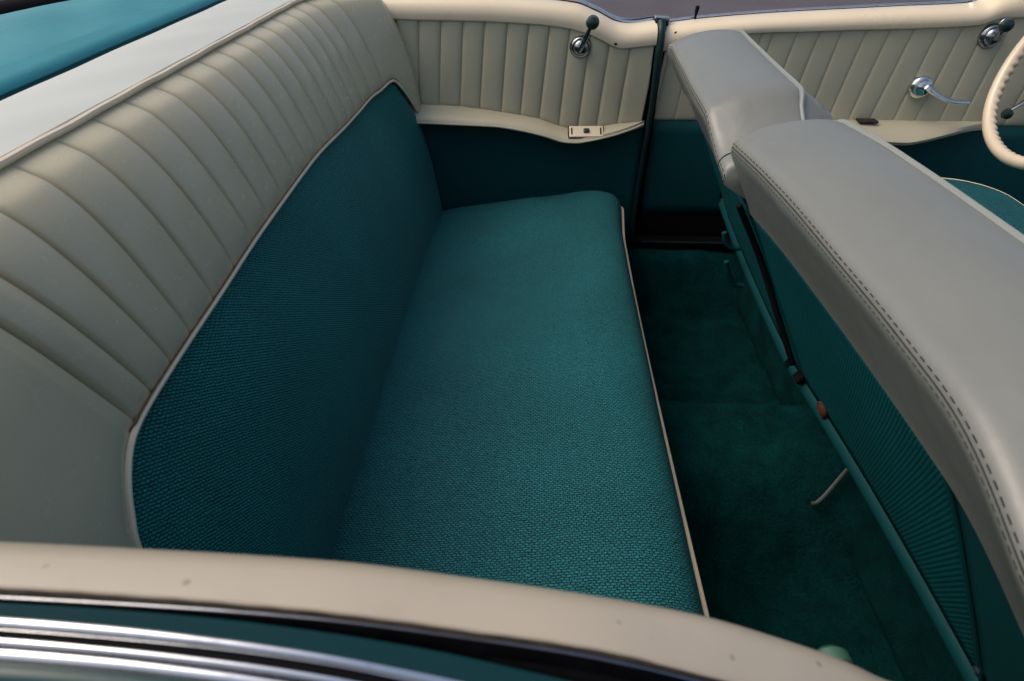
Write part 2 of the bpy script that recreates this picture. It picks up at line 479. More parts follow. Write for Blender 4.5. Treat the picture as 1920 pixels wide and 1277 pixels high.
# hem at the front edge with its dark bead
MB().tube([(bandback(y) - .006, y, .888) for y in frange(-.05, 2.25, .04)], .0042, 8).build('edge_bead', DARKG, boot)
rows = [[(bandback(y) - .012 - .0 * y, y, .8955), (bandback(y) - .040, y, .9025), (bandback(y) - .062, y, .9065), (bandback(y) - .064, y, .904)] for y in frange(-.05, 2.25, .04)]
MB().grid(rows).build('hem', BOOT, boot, solid=.002)
bd = MB()
rows = []
for y in frange(-.3, 2.4, .06):
    xe = curve1([(-.3, -.98), (.9, -1.075), (1.28, -1.050), (1.41, -1.018), (1.8, -.93), (2.4, -.72)])(y)
    rows.append([(xe + .01, y, .80), (xe - .012, y, .858), (xe - .03, y, .850), (xe - .3, y, .85), (xe - 1.2, y, .80), (xe - 1.3, y, .3)])
bd.grid(rows).build('rear_deck', TEALP, boot, solid=.004)
MB().tube([(curve1([(-.3, -.98), (.9, -1.075), (1.28, -1.050), (1.41, -1.018), (1.8, -.93), (2.4, -.72)])(y) - .030, y, .876) for y in frange(-.3, 2.4, .06)], .034, 14).build('rear_bead', BLACK, boot)

# ------------------------------------------------------------------ pleated side panels
def pleated(name, parent, mat, ybase, xa, xb, zb, zt, lines, ystep=.004, amp=.010):
    """upholstered panel in the x-z plane; lines = (x at top, x at bottom) of each groove"""
    lines = sorted(lines)
    rows = []
    gl = [(l[0] + l[1]) / 2 for l in lines]
    for x0 in sorted(set([round(q, 5) for q in frange(xa, xb, ystep) + [g_ + e_ for g_ in gl for e_ in (-.005, -.003, -.0018, -.0009, 0, .0009, .0018, .003, .005) if xa < g_ + e_ < xb]])):
        row = []
        for i in range(33):
            v = i / 32
            # x0 is measured at mid height; slide with the local slant of the grooves
            tops = [(l[0] + l[1]) / 2 for l in lines]; sl = [l[1] - l[0] for l in lines]
            if x0 <= tops[0]: s_ = sl[0]
            elif x0 >= tops[-1]: s_ = sl[-1]
            else:
                k = max(j for j in range(len(tops)) if tops[j] <= x0)
                s_ = lerp(sl[k], sl[min(k + 1, len(sl) - 1)], (x0 - tops[k]) / max(1e-6, tops[min(k + 1, len(sl) - 1)] - tops[k]))
            x = min(max(x0 + s_ * (.5 - v), xa), xb)
            d = min(abs(x0 - q) for q in tops)
            q = min(1, d / .03)
            pl = .5 * (1 - math.exp(-(d / .0026) ** 1.2)) + .5 * max(0, 1 - (1 - q) ** 2.2) ** .6
            z = lerp(zb(x), zt(x), v)
            e = min(1, v / .06, (1 - v) / .06)
            row.append((x, ybase - amp * pl * (.35 + .65 * math.sin(PI / 2 * e)), z))
        rows.append(row)
    return MB().grid(rows).build(name, mat, parent, solid=.003)

# --- far quarter trim
qt = thing('quarter_trim_panel', 'rear side trim beside the back seat, ivory pleats above a curved armrest and dark teal lower panel', 'trim panel', (-.05, 1.76, .2))
q_zb = curve1([(-.6, .817), (-.411, .814), (-.314, .811), (-.155, .809), (-.018, .803), (.064, .795), (.120, .782), (.165, .764), (.192, .752), (.213, .7475), (.261, .752), (.299, .756)])
q_zt = curve1([(-.8, .868), (-.436, .864), (-.158, .863), (-.02, .856), (.091, .845), (.147, .826), (.205, .802), (.234, .799), (.299, .807)])
a_zt = curve1([(-.5, .602), (-.336, .601), (-.236, .598), (-.162, .591), (-.073, .579), (.002, .566), (.062, .547), (.116, .537), (.153, .541), (.211, .554), (.292, .562)])
a_zf = curve1([(-.5, .568), (-.331, .568), (-.232, .567), (-.129, .565), (-.056, .556), (.018, .540), (.077, .524), (.108, .5225), (.135, .526), (.208, .539), (.267, .552), (.296, .559)])
a_d = curve1([(-.5, .045), (-.331, .05), (-.129, .06), (.077, .06), (.135, .058), (.208, .045), (.267, .022), (.296, .004)])
tl = [-.314, -.256, -.199, -.143, -.084, -.029, .025, .077, .131, .182, .237]
bl = [-.333, -.277, -.219, -.164, -.104, -.051, .002, .058, .111, .164, .221]
pleated('pleated_panel', qt, PANEL, 1.757, -.50, .296, lambda x: a_zt(x) - .006, lambda x: q_zb(x) + .006, [(-.374, -.390)] + list(zip(tl, bl)))
rows = []
for x in frange(-.8, .300, .006):
    zb, zt_ = q_zb(x), q_zt(x); h = zt_ - zb
    rows.append([(x, 1.760, zb + .002), (x, 1.744, zb), (x, 1.7385, zb + .07 * h), (x, 1.7365, zb + .25 * h), (x, 1.7375, zb + .45 * h), (x, 1.7415, zb + .65 * h), (x, 1.750, zb + .82 * h), (x, 1.762, zb + .92 * h),
                 (x, 1.780, zb + .98 * h), (x, 1.800, zt_), (x, 1.814, zt_ - .002), (x, 1.819, zt_ - .008), (x, 1.80, zb + .2 * h), (x, 1.77, zb + .05 * h)])
m = MB().grid(rows, close_u=True); m.ngon(rows[0]); m.ngon(list(reversed(rows[-1])))
m.build('garnish_rail', CREAM, qt, label='cream painted metal rail')
rows = []
for x in frange(-.50, .296, .006):
    d = a_d(x); zt_, zf = a_zt(x), a_zf(x)
    rows.append([(x, 1.758, zt_ - .003), (x, 1.75 - .06 * d, zt_), (x, 1.75 - .45 * d, lerp(zt_, zf, .42) + .003), (x, 1.75 - .8 * d, lerp(zt_, zf, .72) + .004), (x, 1.75 - .94 * d, zf + .006), (x, 1.75 - d, zf), (x, 1.75 - .97 * d, zf - .007), (x, 1.75 - .6 * d, zf - .012), (x, 1.758, zf - .014)])
m = MB().grid(rows, close_u=True); m.ngon(rows[0]); m.ngon(list(reversed(rows[-1])))
m.build('armrest', PANEL, qt, label='curved ivory armrest')
MB().tube([(x, 1.75 - a_d(x) - .001, a_zf(x) - .003) for x in frange(-.5, .294, .008)], .0030, 8).build('armrest_piping', PANEL, qt)
rows = []
for x in frange(-.50, .297, .02):
    rows.append([(x, 1.756 - .006 * math.sin(PI * min(1, max(0, (z - .2) / .36))), z) for z in [lerp(.10, a_zf(x), i / 10) for i in range(11)]])
MB().grid(rows).build('lower_panel', TEALV, qt, solid=.004)
# switch plate set in the armrest
px, py, pz = .134, 1.712, .5415
Mp = dirm((px, py, pz), (0.02, -.55, .83), (1, 0, .07))
m = MB(); m.box((0, 0, 0), (.094, .036, .009), None, .002); m.v = [tuple(Mp @ Vector(v)) for v in m.v]
plate = m.build('switch_plate', CREAM, qt, label='small cream plate with a dark green switch')
m = MB(); m.box((0, 0, .004), (.016, .013, .012), None, .003); m.v = [tuple(Mp @ Vector(v)) for v in m.v]
m.build('switch', GREENK, plate)
m = MB()
for sx in (-.040, .040): m.box((sx, 0, .0046), (.004, .022, .001))
m.v = [tuple(Mp @ Vector(v)) for v in m.v]; m.build('slot', BLACK, plate)
m = MB(); m.box((0, 0, -.003), (.100, .042, .006), None, .0015); m.v = [tuple(Mp @ Vector(v)) for v in m.v]
m.build('plate_rim', DIRT, plate)

def crank(name, parent, base, knob_end, n=(0, -1, 0), r=.021, ks=.0125, kmat=None, outl=.045):
    """window winder: domed chrome boss, arm and round green knob"""
    B = Vector(base); N = Vector(n).normalized(); K = Vector(knob_end)
    M = dirm(B, N)
    cb = MB().lathe([(r * 1.12, -.006), (r * 1.12, .002), (r, .007), (r * .86, .010), (r * .80, .0095), (r * .72, .015), (r * .45, .021), (0.0001, .023)], 32, M).build(name, CHROMK, parent)
    a = B + N * .020; e = K - N * .004
    MB().tube([a - (e - a).normalized() * .008, a + N * .004 + (e - a) * .15, a.lerp(e, .55) + N * .006, e], lambda u: lerp(.0088, .0052, u), 12, 16, squash=.6).build('arm', CHROMK, cb)
    Mk = dirm(K, N)
    MB().lathe([(ks * .6, -.010), (ks * .6, -.004), (ks * .95, -.001), (ks * 1.02, .004), (ks * .95, .011), (ks * .6, .0145), (.0001, .0155)], 28, Mk).build('knob', kmat or GREENK, cb)
    MB().lathe([(ks * 1.05, -.002), (ks * 1.1, .0), (ks * 1.05, .002), (ks * .9, .002)], 28, Mk).build('knob_ring', CHROMK, cb)
    return cb
crank('window_crank', qt, (.1065, 1.750, .751), (.1295, 1.700, .817), r=.026, ks=.0155)
# screw and hole in the rail, screw on lower panel
m = MB().lathe([(.0001, .002), (.004, .0015), (.0045, 0), (.0045, -.004)], 14, dirm((.176, 1.768, .797), (0, -.6, .8))); m.build('screw', CHROMD, qt)
m = MB().lathe([(.0001, .0008), (.0042, .0006), (.0045, -.003)], 14, dirm((.196, 1.7372, .762), (0, -1, .1))); m.build('screw_hole', BLACK, qt)
m = MB().lathe([(.0001, .002), (.003, .0015), (.0035, 0), (.0035, -.003)], 12, dirm((.282, 1.750, .475), (0, -1, 0))); m.build('panel_screw', CHROMD, qt)
# outer skin and belt chrome of the quarter
rows = []
for x in frange(-1.1, .30, .02):
    zt_ = q_zt(x)
    rows.append([(x, 1.822, zt_ - .016), (x, 1.838, zt_ - .010), (x, 1.852, zt_ - .014), (x, 1.875, zt_ - .04), (x, 1.93, .45), (x, 1.93, .0), (x, 1.88, -.15), (x, 1.80, -.15), (x, 1.80, .3)])
MB().grid(rows).build('outer_skin', TEALP, qt, solid=.003)
for (dy, dz, rr, nm) in ((1.824, -.001, .0038, 'belt_chrome'), (1.843, -.001, .005, 'belt_chrome')):
    MB().tube([(x, dy, q_zt(x) + dz + .004 * sstep(-.05, .1, x) * sstep(.26, .18, x)) for x in frange(-.9, .298, .01)], rr, 8, squash=.8).build(nm, CHROME, qt)
MB().tube([(x, 1.833, q_zt(x) - .002 + .002 * sstep(-.05, .1, x)) for x in frange(-.9, .298, .012)], .004, 6).build('window_seal', BLACK, qt)
# dark green door-gap weatherstrip with a bulb at the top
MB().tube([(.305, 1.752, .14), (.302, 1.750, .30), (.305, 1.748, .45), (.309, 1.746, .56), (.310, 1.744, .66), (.310, 1.742, .74), (.311, 1.750, .785), (.312, 1.772, .806)], lambda u: .0075 + .0035 * sstep(.7, .95, u), 12, 60).build('weatherstrip', DARKG, qt)
m = MB(); m.box((.312, 1.80, .45), (.03, .06, .72), None, .003); m.build('door_jamb', BLACK, qt)
m = MB(); m.box((.318, 1.812, .8085), (.040, .030, .012), Matrix.Rotation(.05, 4, 'Y'), .002); lat = m.build('latch_plate', CHROMD, qt)
m = MB(); m.box((.322, 1.800, .796), (.026, .016, .024), None, .003); m.build('latch_block', DIRT, lat)

# ------------------------------------------------------------------ far front door
dr = thing('car_door', 'open-top front door trim with slanted ivory pleats, chrome pull handle and cream top rail', 'car door', (.9, 1.78, .2))
d_zb = curve1([(.32, .735), (.337, .742), (.38, .757), (.45, .772), (.574, .784), (.669, .787), (.802, .792), (.934, .796), (1.065, .802), (1.11, .806), (1.133, .814), (1.161, .822), (1.26, .824), (1.7, .83)])
d_zt = curve1([(.32, .797), (.346, .799), (.403, .806), (.539, .818), (.674, .827), (.808, .834), (.941, .841), (1.072, .847), (1.11, .851), (1.143, .870), (1.19, .882), (1.26, .884), (1.7, .89)])
dl_t = [.604, .666, .723, .778, .840, .899, .959, 1.020, 1.079, 1.135]
dl_b = [.576, .632, .687, .748, .805, .862, .919, .985, 1.044, 1.110]
extra = [(.33 + .058 * k + .012, .33 + .058 * k - .004) for k in range(5)]
more = [(1.135 + .06 * k, 1.110 + .06 * k) for k in range(1, 8)]
def d_bot(x): return .557 - .004 * sstep(.9, 1.2, x)
pleated('pleated_panel', dr, PANEL, 1.778, .324, 1.62, d_bot, lambda x: d_zb(x) + .006, extra + list(zip(dl_t, dl_b)) + more, amp=.006)
rows = []
for x in frange(.324, 1.66, .008):
    zb, zt_ = d_zb(x), d_zt(x); h = zt_ - zb
    rows.append([(x, 1.782, zb + .002), (x, 1.766, zb), (x, 1.760, zb + .07 * h), (x, 1.7575, zb + .25 * h), (x, 1.7585, zb + .45 * h), (x, 1.763, zb + .65 * h), (x, 1.772, zb + .82 * h), (x, 1.784, zb + .92 * h),
                 (x, 1.800, zb + .98 * h), (x, 1.820, zt_), (x, 1.834, zt_ - .002), (x, 1.839, zt_ - .008), (x, 1.82, zb + .2 * h), (x, 1.79, zb + .05 * h)])
m = MB().grid(rows, close_u=True); m.ngon(rows[0]); m.ngon(list(reversed(rows[-1])))
m.build('garnish_rail', CREAM, dr, label='cream painted metal rail')
rows = [[(x, 1.776 - .004 * math.sin(PI * i / 8), lerp(.27, d_bot(x) - .001, i / 8)) for i in range(9)] for x in frange(.324, 1.62, .04)]
MB().grid(rows).build('lower_panel', TEALV, dr, solid=.004)
m = MB(); m.box((.97, 1.785, .235), (1.30, .02, .07), None, .004); m.build('bottom_edge', BLACK, dr)  # rubber seal, with the darkness at the door's foot put into its black
# armrest
rows = []
da_f = curve1([(.78, .560), (.853, .552), (.90, .538), (.946, .530), (1.003, .528), (1.058, .535), (1.135, .549), (1.20, .556), (1.262, .557)])
da_d = curve1([(.78, .06), (.85, .07), (1.0, .07), (1.1, .055), (1.2, .022), (1.262, .003)])
for x in frange(.78, 1.26, .008):
    d, zf = da_d(x), da_f(x); zt_ = .566
    rows.append([(x, 1.776, zt_), (x, 1.772 - .2 * d, zt_ + .001), (x, 1.772 - .6 * d, lerp(zt_, zf, .4) + .004), (x, 1.772 - .9 * d, zf + .008), (x, 1.772 - d, zf), (x, 1.772 - .9 * d, zf - .01), (x, 1.776, zf - .018)])
m = MB().grid(rows, close_u=True); m.ngon(rows[0]); m.ngon(list(reversed(rows[-1])))
m.build('armrest', PANEL, dr, label='ivory armrest tapering to the front')
m = MB(); m.box((.905, 1.752, .570), (.052, .030, .006), None, .003); m.build('armrest_dark_block', DIRT, dr)  # small dark block in place of a recess at the armrest
# chrome inside handle
M = dirm((1.022, 1.768, .656), (0, -1, 0))
hb = MB().lathe([(.030, -.004), (.030, .003), (.027, .009), (.022, .012), (.020, .019), (.012, .024), (.0001, .025)], 32, M).build('door_handle', CHROME, dr)
MB().tube([(1.030, 1.748, .662), (1.045, 1.738, .650), (1.075, 1.728, .636), (1.105, 1.725, .630), (1.138, 1.727, .629)], lambda u: lerp(.0125, .0075, sstep(0, .4, u)), 12, 30, squash=.7).build('lever', CHROME, hb)
crank('window_crank', dr, (1.151, 1.770, .781), (1.139, 1.715, .816), r=.027, ks=.0150)
vc = crank('vent_crank', dr, (1.322, 1.770, .655), (1.245, 1.722, .603), r=.018, ks=.0125)
# lock knob, belt chrome, seal, outer skin
MB().lathe([(.003, -.01), (.003, .010), (.0035, .012), (.0052, .022), (.0055, .032), (.004, .034), (.0001, .0345)], 14, dirm((.408, 1.828, .803), (.08, 0, 1))).build('lock_knob', BLACK, dr)
for (dy, dz, rr) in ((1.845, .000, .0036), (1.864, -.003, .0045)):
    MB().tube([(x, dy, d_zt(x) + dz - .0 + .004 * sstep(.45, .8, x) * 0) for x in frange(.33, 1.115, .02)], rr, 8, squash=.8).build('belt_chrome', CHROME, dr)
MB().tube([(x, 1.853, d_zt(x) - .003) for x in frange(.33, 1.13, .02)], .004, 6).build('window_seal', BLACK, dr)
rows = [[(x, 1.842, min(.85, d_zt(x)) - .016), (x, 1.86, min(.85, d_zt(x)) - .012), (x, 1.875, min(.85, d_zt(x)) - .018), (x, 1.90, .76), (x, 1.945, .45), (x, 1.945, .0), (x, 1.90, -.15), (x, 1.82, -.15), (x, 1.82, .3)] for x in frange(.325, 1.66, .03)]
MB().grid(rows).build('outer_skin', TEALP, dr, solid=.003)
m = MB().lathe([(.0001, .002), (.0045, .0015), (.005, 0), (.005, -.004)], 14, dirm((.352, 1.766, .782), (0, -.8, .6))); m.build('rail_screw', RUST, dr)
# vent window post above the rail at the front
m = MB(); m.tube([(1.118, 1.85, .848), (1.135, 1.85, .90), (1.17, 1.83, 1.0), (1.26, 1.80, 1.2)], .009, 8, 20); m.build('vent_frame', CHROME, dr)

# ------------------------------------------------------------------ front bench seat
fs = thing('front_bench_seat', 'front bench seat seen from behind, split grey vinyl backrests over teal woven back panels', 'car seat', (.7, .9, 0))
PB = [(.474, .400), (.440, .475), (.402, .555), (.366, .630), (.331, .697)]                       # back panel, bottom to top
PV = [(.3225, .699), (.3165, .712), (.303, .738), (.287, .768), (.2755, .790), (.2735, .803), (.279, .8145), (.295, .8235), (.32, .834), (.355, .8420), (.39, .8440), (.411, .8405),
      (.424, .832), (.437, .812), (.452, .775), (.485, .69), (.530, .56), (.560, .46), (.572, .42), (.56, .395), (.51, .388)]
def seatback(name, label, ya, yb, bow, ra, rb, shear, zdip, woven, outboard, bulge=0.0, step=False):
    sb = D.objects.new(name, None); COL.objects.link(sb); sb.parent = fs; sb.location = (0, 0, 0); sb['label'] = label
    pv = spline([(a, 0, b) for a, b in PV[:13]], 60) + spline([(a, 0, b) for a, b in PV[12:]], 22)[1:]
    pb = spline([(a, 0, b) for a, b in PB], 14)
    cen = Vector((.41, 0, .62))
    def place(p, y, inset=0.0):
        t = (y - ya) / (yb - ya)
        x = p.x + shear(y) + bow * 4 * t * (1 - t) - (.011 * sstep(.60, .78, p.z) if step else 0)
        if p.x > .419 and p.z > .5: x += bulge * math.exp(-((y - ya - .05) / .10) ** 2) * sstep(.419, .432, p.x)
        z = p.z + zdip(y) * max(0, (p.z - .5) / .33)
        if inset:
            d = Vector((p.x - cen.x, 0, p.z - cen.z)); k = min(1, inset / max(.04, d.length * .9))
            ix = min(inset, .9 * abs(d.x)); iz = inset
            x -= math.copysign(min(inset * (.3 if step and y < ya + .2 else 1), abs(d.x) * .8), d.x); z -= inset * max(0.0, min(1.0, (p.z - .70) / .10)) if step and y < ya + .2 else math.copysign(min(inset, abs(d.z) * .8), d.z) * (1 if p.z > .6 else .3)
        return (x, y, z)
    Y = []
    if step:
        Y += [(ya, .066), (ya + .004, .060), (ya + .010, .056), (ya + .020, .053), (ya + .030, .050), (ya + .044, .045), (ya + .060, .037), (ya + .076, .0275), (ya + .090, .0175), (ya + .102, .0085), (ya + .112, .0030), (ya + .122, .0006)]
        ra = .14
    else:
        for k in range(9): Y.append((ya + ra * (1 - math.cos(PI / 2 * k / 8)), ra * (1 - math.sin(PI / 2 * k / 8))))
    for y in frange(ya + ra, yb - rb, .012)[1:-1]: Y.append((y, 0.0))
    for k in range(8, -1, -1): Y.append((yb - rb * (1 - math.cos(PI / 2 * k / 8)), rb * (1 - math.sin(PI / 2 * k / 8))))
    rv = [[place(p, y, i) for p in pv] for y, i in Y]
    for i_, r in enumerate(rv):                        # soft uneven padding
        for j, p in enumerate(r):
            if 20 < j < 58:
                w = math.sin(PI * (j - 20) / 38)
                r[j] = (p[0], p[1], p[2] + .0022 * w * math.sin(9 * p[1] + .06 * j) + .0012 * w * math.sin(31 * p[1]))
    m = MB().grid(rv)
    for Yk, ring, rev in ((Y[0], rv[0], False), (Y[-1], rv[-1], True)):
        jf = min(range(len(pv) // 2, len(pv)), key=lambda k: abs(pv[k].z - .699))
        up = ring[:jf + 1]; lowp = [place(p, Yk[0]) for p in pb] + [ring[0]] + ring[jf:]
        m.ngon(list(reversed(up)) if rev else up); MB().ngon(list(reversed(lowp)) if rev else lowp).build('end_panel', TEALV, sb)
    cov = m.build('vinyl_cover', GREYV, sb)
    lo, hi = woven
    def edgey(z): return outboard(z)
    # woven back panel and smooth outboard border
    rw, rs = [], []
    for p in pb:
        e = edgey(p.z)
        a, b = (e, yb - .004) if e < (ya + yb) / 2 else (ya + .004, e)
        rw.append([place(p, y) for y in frange(a, b, .02 if True else .02)[:1] + [lerp(a, b, k / 30) for k in range(1, 30)] + [b]])
        c2, d2 = (ya + .002, e - .0015) if e < (ya + yb) / 2 else (e + .0015, yb - .002)
        rs.append([place(p, lerp(c2, d2, k / 8)) for k in range(9)])
    MB().grid(rw, uvf=lambda p: (p[1], p[2] * 1.1)).build('back_panel', CLOTHF, sb, solid=.004, label='teal woven back panel')
    MB().grid([[(x + .004, y, z) for x, y, z in r] for r in rs]).build('side_panel', TEALV, sb, solid=.004)
    MB().tube([place(p, edgey(p.z)) for p in pb], .0030, 8).build('border_seam', TEALV, sb)
    # frame bar at the foot of the back
    MB().tube([place(Vector((.481, 0, .388)), y) for y in frange(ya + .004, yb - .004, .03)], .0150, 14).build('frame_bar', TEALM, sb)
    # front piping along the top and down each end
    ip = min(range(len(pv)), key=lambda k: (pv[k] - Vector((.416, 0, .838))).length)
    line = [Vector(r[ip]) + Vector((.001, 0, .002)) for r in rv]
    MB().tube(line, .0041, 8).build('front_piping', GREYP, sb)
    # seam and two rows of stitches along the rear edge
    st = MB()
    js = min(range(len(pv)), key=lambda k: (pv[k] - Vector((.2735, 0, .803))).length)
    def row_at(j): return [Vector(r[j]) + (Vector(r[j + 1]) - Vector(r[j - 1])).cross(Vector((0, 1, 0))).normalized() * .0004 * -1 for r in rv]
    st.tube([p for p in spline(row_at(js), 120)], .0009, 6)
    for j, dash, gap, rr in ((js + 1, .0060, .0034, .0008), (js - 1, .0052, .0030, .0007)):
        L = spline(row_at(min(max(j, 2), len(pv) - 3)), 700)
        acc = 0; seg = [L[0]]; on = True
        for k in range(1, len(L)):
            acc += (L[k] - L[k - 1]).length; seg.append(L[k])
            if acc > (dash if on else gap):
                if on and len(seg) > 1: st.tube(seg, rr, 5)
                acc = 0; seg = [L[k]]; on = not on
    st.build('stitching', STITCH, sb)
    return sb, place, rv, pv, js, ip
sbp, plP, rvP, pvP, jsP, ipP = seatback('passenger_seatback', 'grey vinyl seatback nearest the camera', .185, .888, .010, .045, .022,
    lambda y: .024 * (.888 - y) / .7, lambda y: -.05 * sstep(.38, .17, y) ** 1.5 - .005 * sstep(.74, .888, y), (.36, .88), lambda z: lerp(.335, .372, (z - .40) / .30))
sbd, plD, rvD, pvD, jsD, ipD = seatback('driver_seatback', 'grey vinyl seatback on the far side', .897, 1.600, -.006, .070, .045,
    lambda y: .034 * (y - .897) / .65, lambda y: -.02 * sstep(1.45, 1.6, y), (.90, 1.45), lambda z: lerp(1.480, 1.565, (z - .40) / .30), bulge=.045, step=True)
# seam across the driver's near end, piping on both inner ends
k = 7
MB().tube([Vector(p) + Vector((0, -.0008, .0004)) for p in rvD[4][jsD - 12:ipD + 14]], .0009, 6).build('end_seam', STITCH, sbd)
MB().tube([Vector(p) for p in rvP[-3][jsP - 2:ipP + 3]], .0016, 6).build('end_piping', GREYP, sbp)
MB().tube([Vector(p) + Vector((.001, -.001, 0)) for p in [rvD[k_][ipD] for k_ in (12, 11, 10, 9, 8, 7, 6, 5, 4)]], .0042, 8).build('end_piping', GREYP, sbd)
# dark binding in the gap between the two backs, hinge plate, rusty bolt
MB().tube([(.312, .893, .700), (.364, .893, .612), (.407, .866, .522), (.447, .835, .436)], .0052, 8, 60).build('edge_binding', BLACK, sbd)
m = MB(); m.box((.471, .838, .414), (.010, .022, .036), Matrix.Rotation(.45, 4, 'Y'), .003); m.build('hinge_plate', BLACK, sbp)
M = dirm((.4755, .757, .404), (-.93, 0, -.30))
MB().lathe([(.0150, -.004), (.0150, .0008), (.012, .002), (.0105, .0012), (.007, .0024), (.0001, .003)], 22, M).build('bolt', RUST, sbp)
MB().lathe([(.0001, .002), (.004, .0015), (.0045, 0), (.0045, -.003)], 14, dirm((.440, .303, .484), (-.9, 0, .4))).build('screw', CHROMD, sbp)
# hinge arms at the driver's outboard corner
for ptsh in ([(.419, 1.25, .475), (.427, 1.25, .452), (.443, 1.25, .437), (.462, 1.25, .436)], [(.438, 1.25, .402), (.450, 1.25, .370), (.470, 1.25, .343), (.490, 1.25, .338)]):
    MB().tube(ptsh, .0060, 10, 20).build('hinge_arm', TEALM, sbd)
# seat cushion with white front piping, and plinth
def pad(outline, z0, z1, dome):
    cx = sum(p[0] for p in outline) / len(outline); cy = sum(p[1] for p in outline) / len(outline)
    rows = []
    for s_, z in ((1.0, z0), (1.0, z1 - .03), (.995, z1 - .012), (.975, z1), (.9, z1 + dome * .4), (.7, z1 + dome * .8), (.4, z1 + dome), (.01, z1 + dome)):
        rows.append([(cx + (x - cx) * s_, cy + (y - cy) * s_, z) for x, y in outline])
    return rows
def rrect(x0, x1, y0, y1, r, n=10):
    out = []
    for cx, cy, a in ((x1 - r, y1 - r, 0), (x0 + r, y1 - r, 90), (x0 + r, y0 + r, 180), (x1 - r, y0 + r, 270)):
        for k in range(n + 1):
            an = math.radians(a + 90 * k / n); out.append((cx + r * math.cos(an), cy + r * math.sin(an)))
    return out
ol = rrect(.68, 1.215, .20, 1.655, .13)
rows = pad(ol, .24, .455, .012)
m = MB().grid(rows, close_u=True, uvf=lambda p: (p[0], p[1])); m.ngon(list(reversed(rows[0]))); m.ngon(rows[-1])
m.build('seat_cushion', CLOTH, fs)
m = MB(); m.box((.655, .92, .225), (.05, 1.42, .39), None, .02); m.build('rear_skirt', CARPET, fs)
MB().tube([(x * 1.0, y, .446) for x, y in [(q[0] + (.004 if q[0] > .9 else 0), q[1]) for q in ol]] + [(ol[0][0] + .004, ol[0][1], .446)], .0042, 8).build('cushion_piping', PIPE, fs)
m = MB(); m.box((.90, .92, .10), (.48, 1.30, .20), None, .02); m.build('seat_base', TEALV, fs)
# chrome seat release under the back
MB().tube([(.640, .845, .205), (.612, .823, .186), (.590, .805, .170), (.566, .786, .152), (.553, .779, .143), (.549, .783, .136)], .0040, 8, 24).build('release_lever', ALU, fs)

# ------------------------------------------------------------------ car floor
fl = MB(); rows = []
def tunnel(y): return .165 * sstep(.66, .85, y) * sstep(1.12, 1.022, y)
for x in frange(-.2, 1.9, .03):
    row = []
    for y in frange(.10, 1.86, .012):
        z = tunnel(y) * (1 if x < 1.5 else 1) + .17 * sstep(1.58, 1.72, y) + .17 * sstep(.36, .22, y)
        z += .004 * math.sin(13 * x + 5 * y) * math.sin(7 * y + 2) + .003 * math.sin(37 * x - 21 * y)
        z += .35 * sstep(1.45, 1.9, x)
        row.append((x, y, z))
    rows.append(row)
fl.grid(rows).build('car_floor', CARPET, kind='structure', solid=.006)
# sill plate along the far door opening
sl = MB(); sl.box((.9, 1.742, .198), (1.24, .05, .012), None, .003); 
sl.build('sill_plate', CHROMD if False else BLACK, dr)
MB().tube([(x, 1.718, .2045) for x in frange(.33, 1.5, .05)], .0022, 6).build('sill_bead', DARKG, dr)

# ------------------------------------------------------------------ near body side
ns = thing('body_side', 'near side of the car body, speckled cream top rail with chrome belt mouldings below it', 'car body', (0, .13, .3))
def C3(pts):
    fy = curve1([(p[0], p[1]) for p in pts]); fz = curve1([(p[0], p[2]) for p in pts])
    return lambda x: (fy(x), fz(x))
railo = C3([(-.6, .1257, .886), (-.35, .1257, .8815), (-.2065, .1257, .8776), (-.1433, .1257, .8748), (-.0810, .1257, .8693), (-.0181, .1257, .8583), (.0252, .1257, .8495), (.0713, .1257, .8326), (.1221, .1257, .8094), (.20, .127, .772), (.30, .128, .75)])
silz = curve1([(-.6, .873), (-.35, .870), (-.232, .869), (-.173, .868), (-.090, .865), (-.021, .855), (.027, .846), (.082, .833), (.131, .812), (.162, .795), (.196, .771), (.30, .74)])
rows = []
NR = .046
for x in frange(-.6, .31, .006):
    y0, z0 = railo(x)
    row = [(x, y0 - .0004, z0 - .012), (x, y0 - .0002, z0 - .004), (x, y0 + .0002, z0 - .0008)]
    zs = silz(x)                                        # height of the visible inner horizon at y = .155
    # circular roll: starts level at the outer edge and turns down into the car
    for k in range(15):
        a = math.radians(2 + 104 * k / 14)
        row.append((x, y0 + NR * .98 * math.sin(a) * .86, z0 + .0002 - NR * (1 - math.cos(a)) + (zs - (z0 - .0115)) * .9 * sstep(0, 9, k)))
    yb_, zb_ = row[-1][1], row[-1][2]
    row += [(x, yb_ - .004, zb_ - .012), (x, yb_ - .012, zb_ - .014), (x, y0 + .006, z0 - .03)]
    rows.append(row)
m = MB().grid(rows, close_u=True); m.ngon(rows[0]); m.ngon(list(reversed(rows[-1])))
m.build('garnish_rail', CREAM_SHADED, ns, label='speckled cream painted rail')
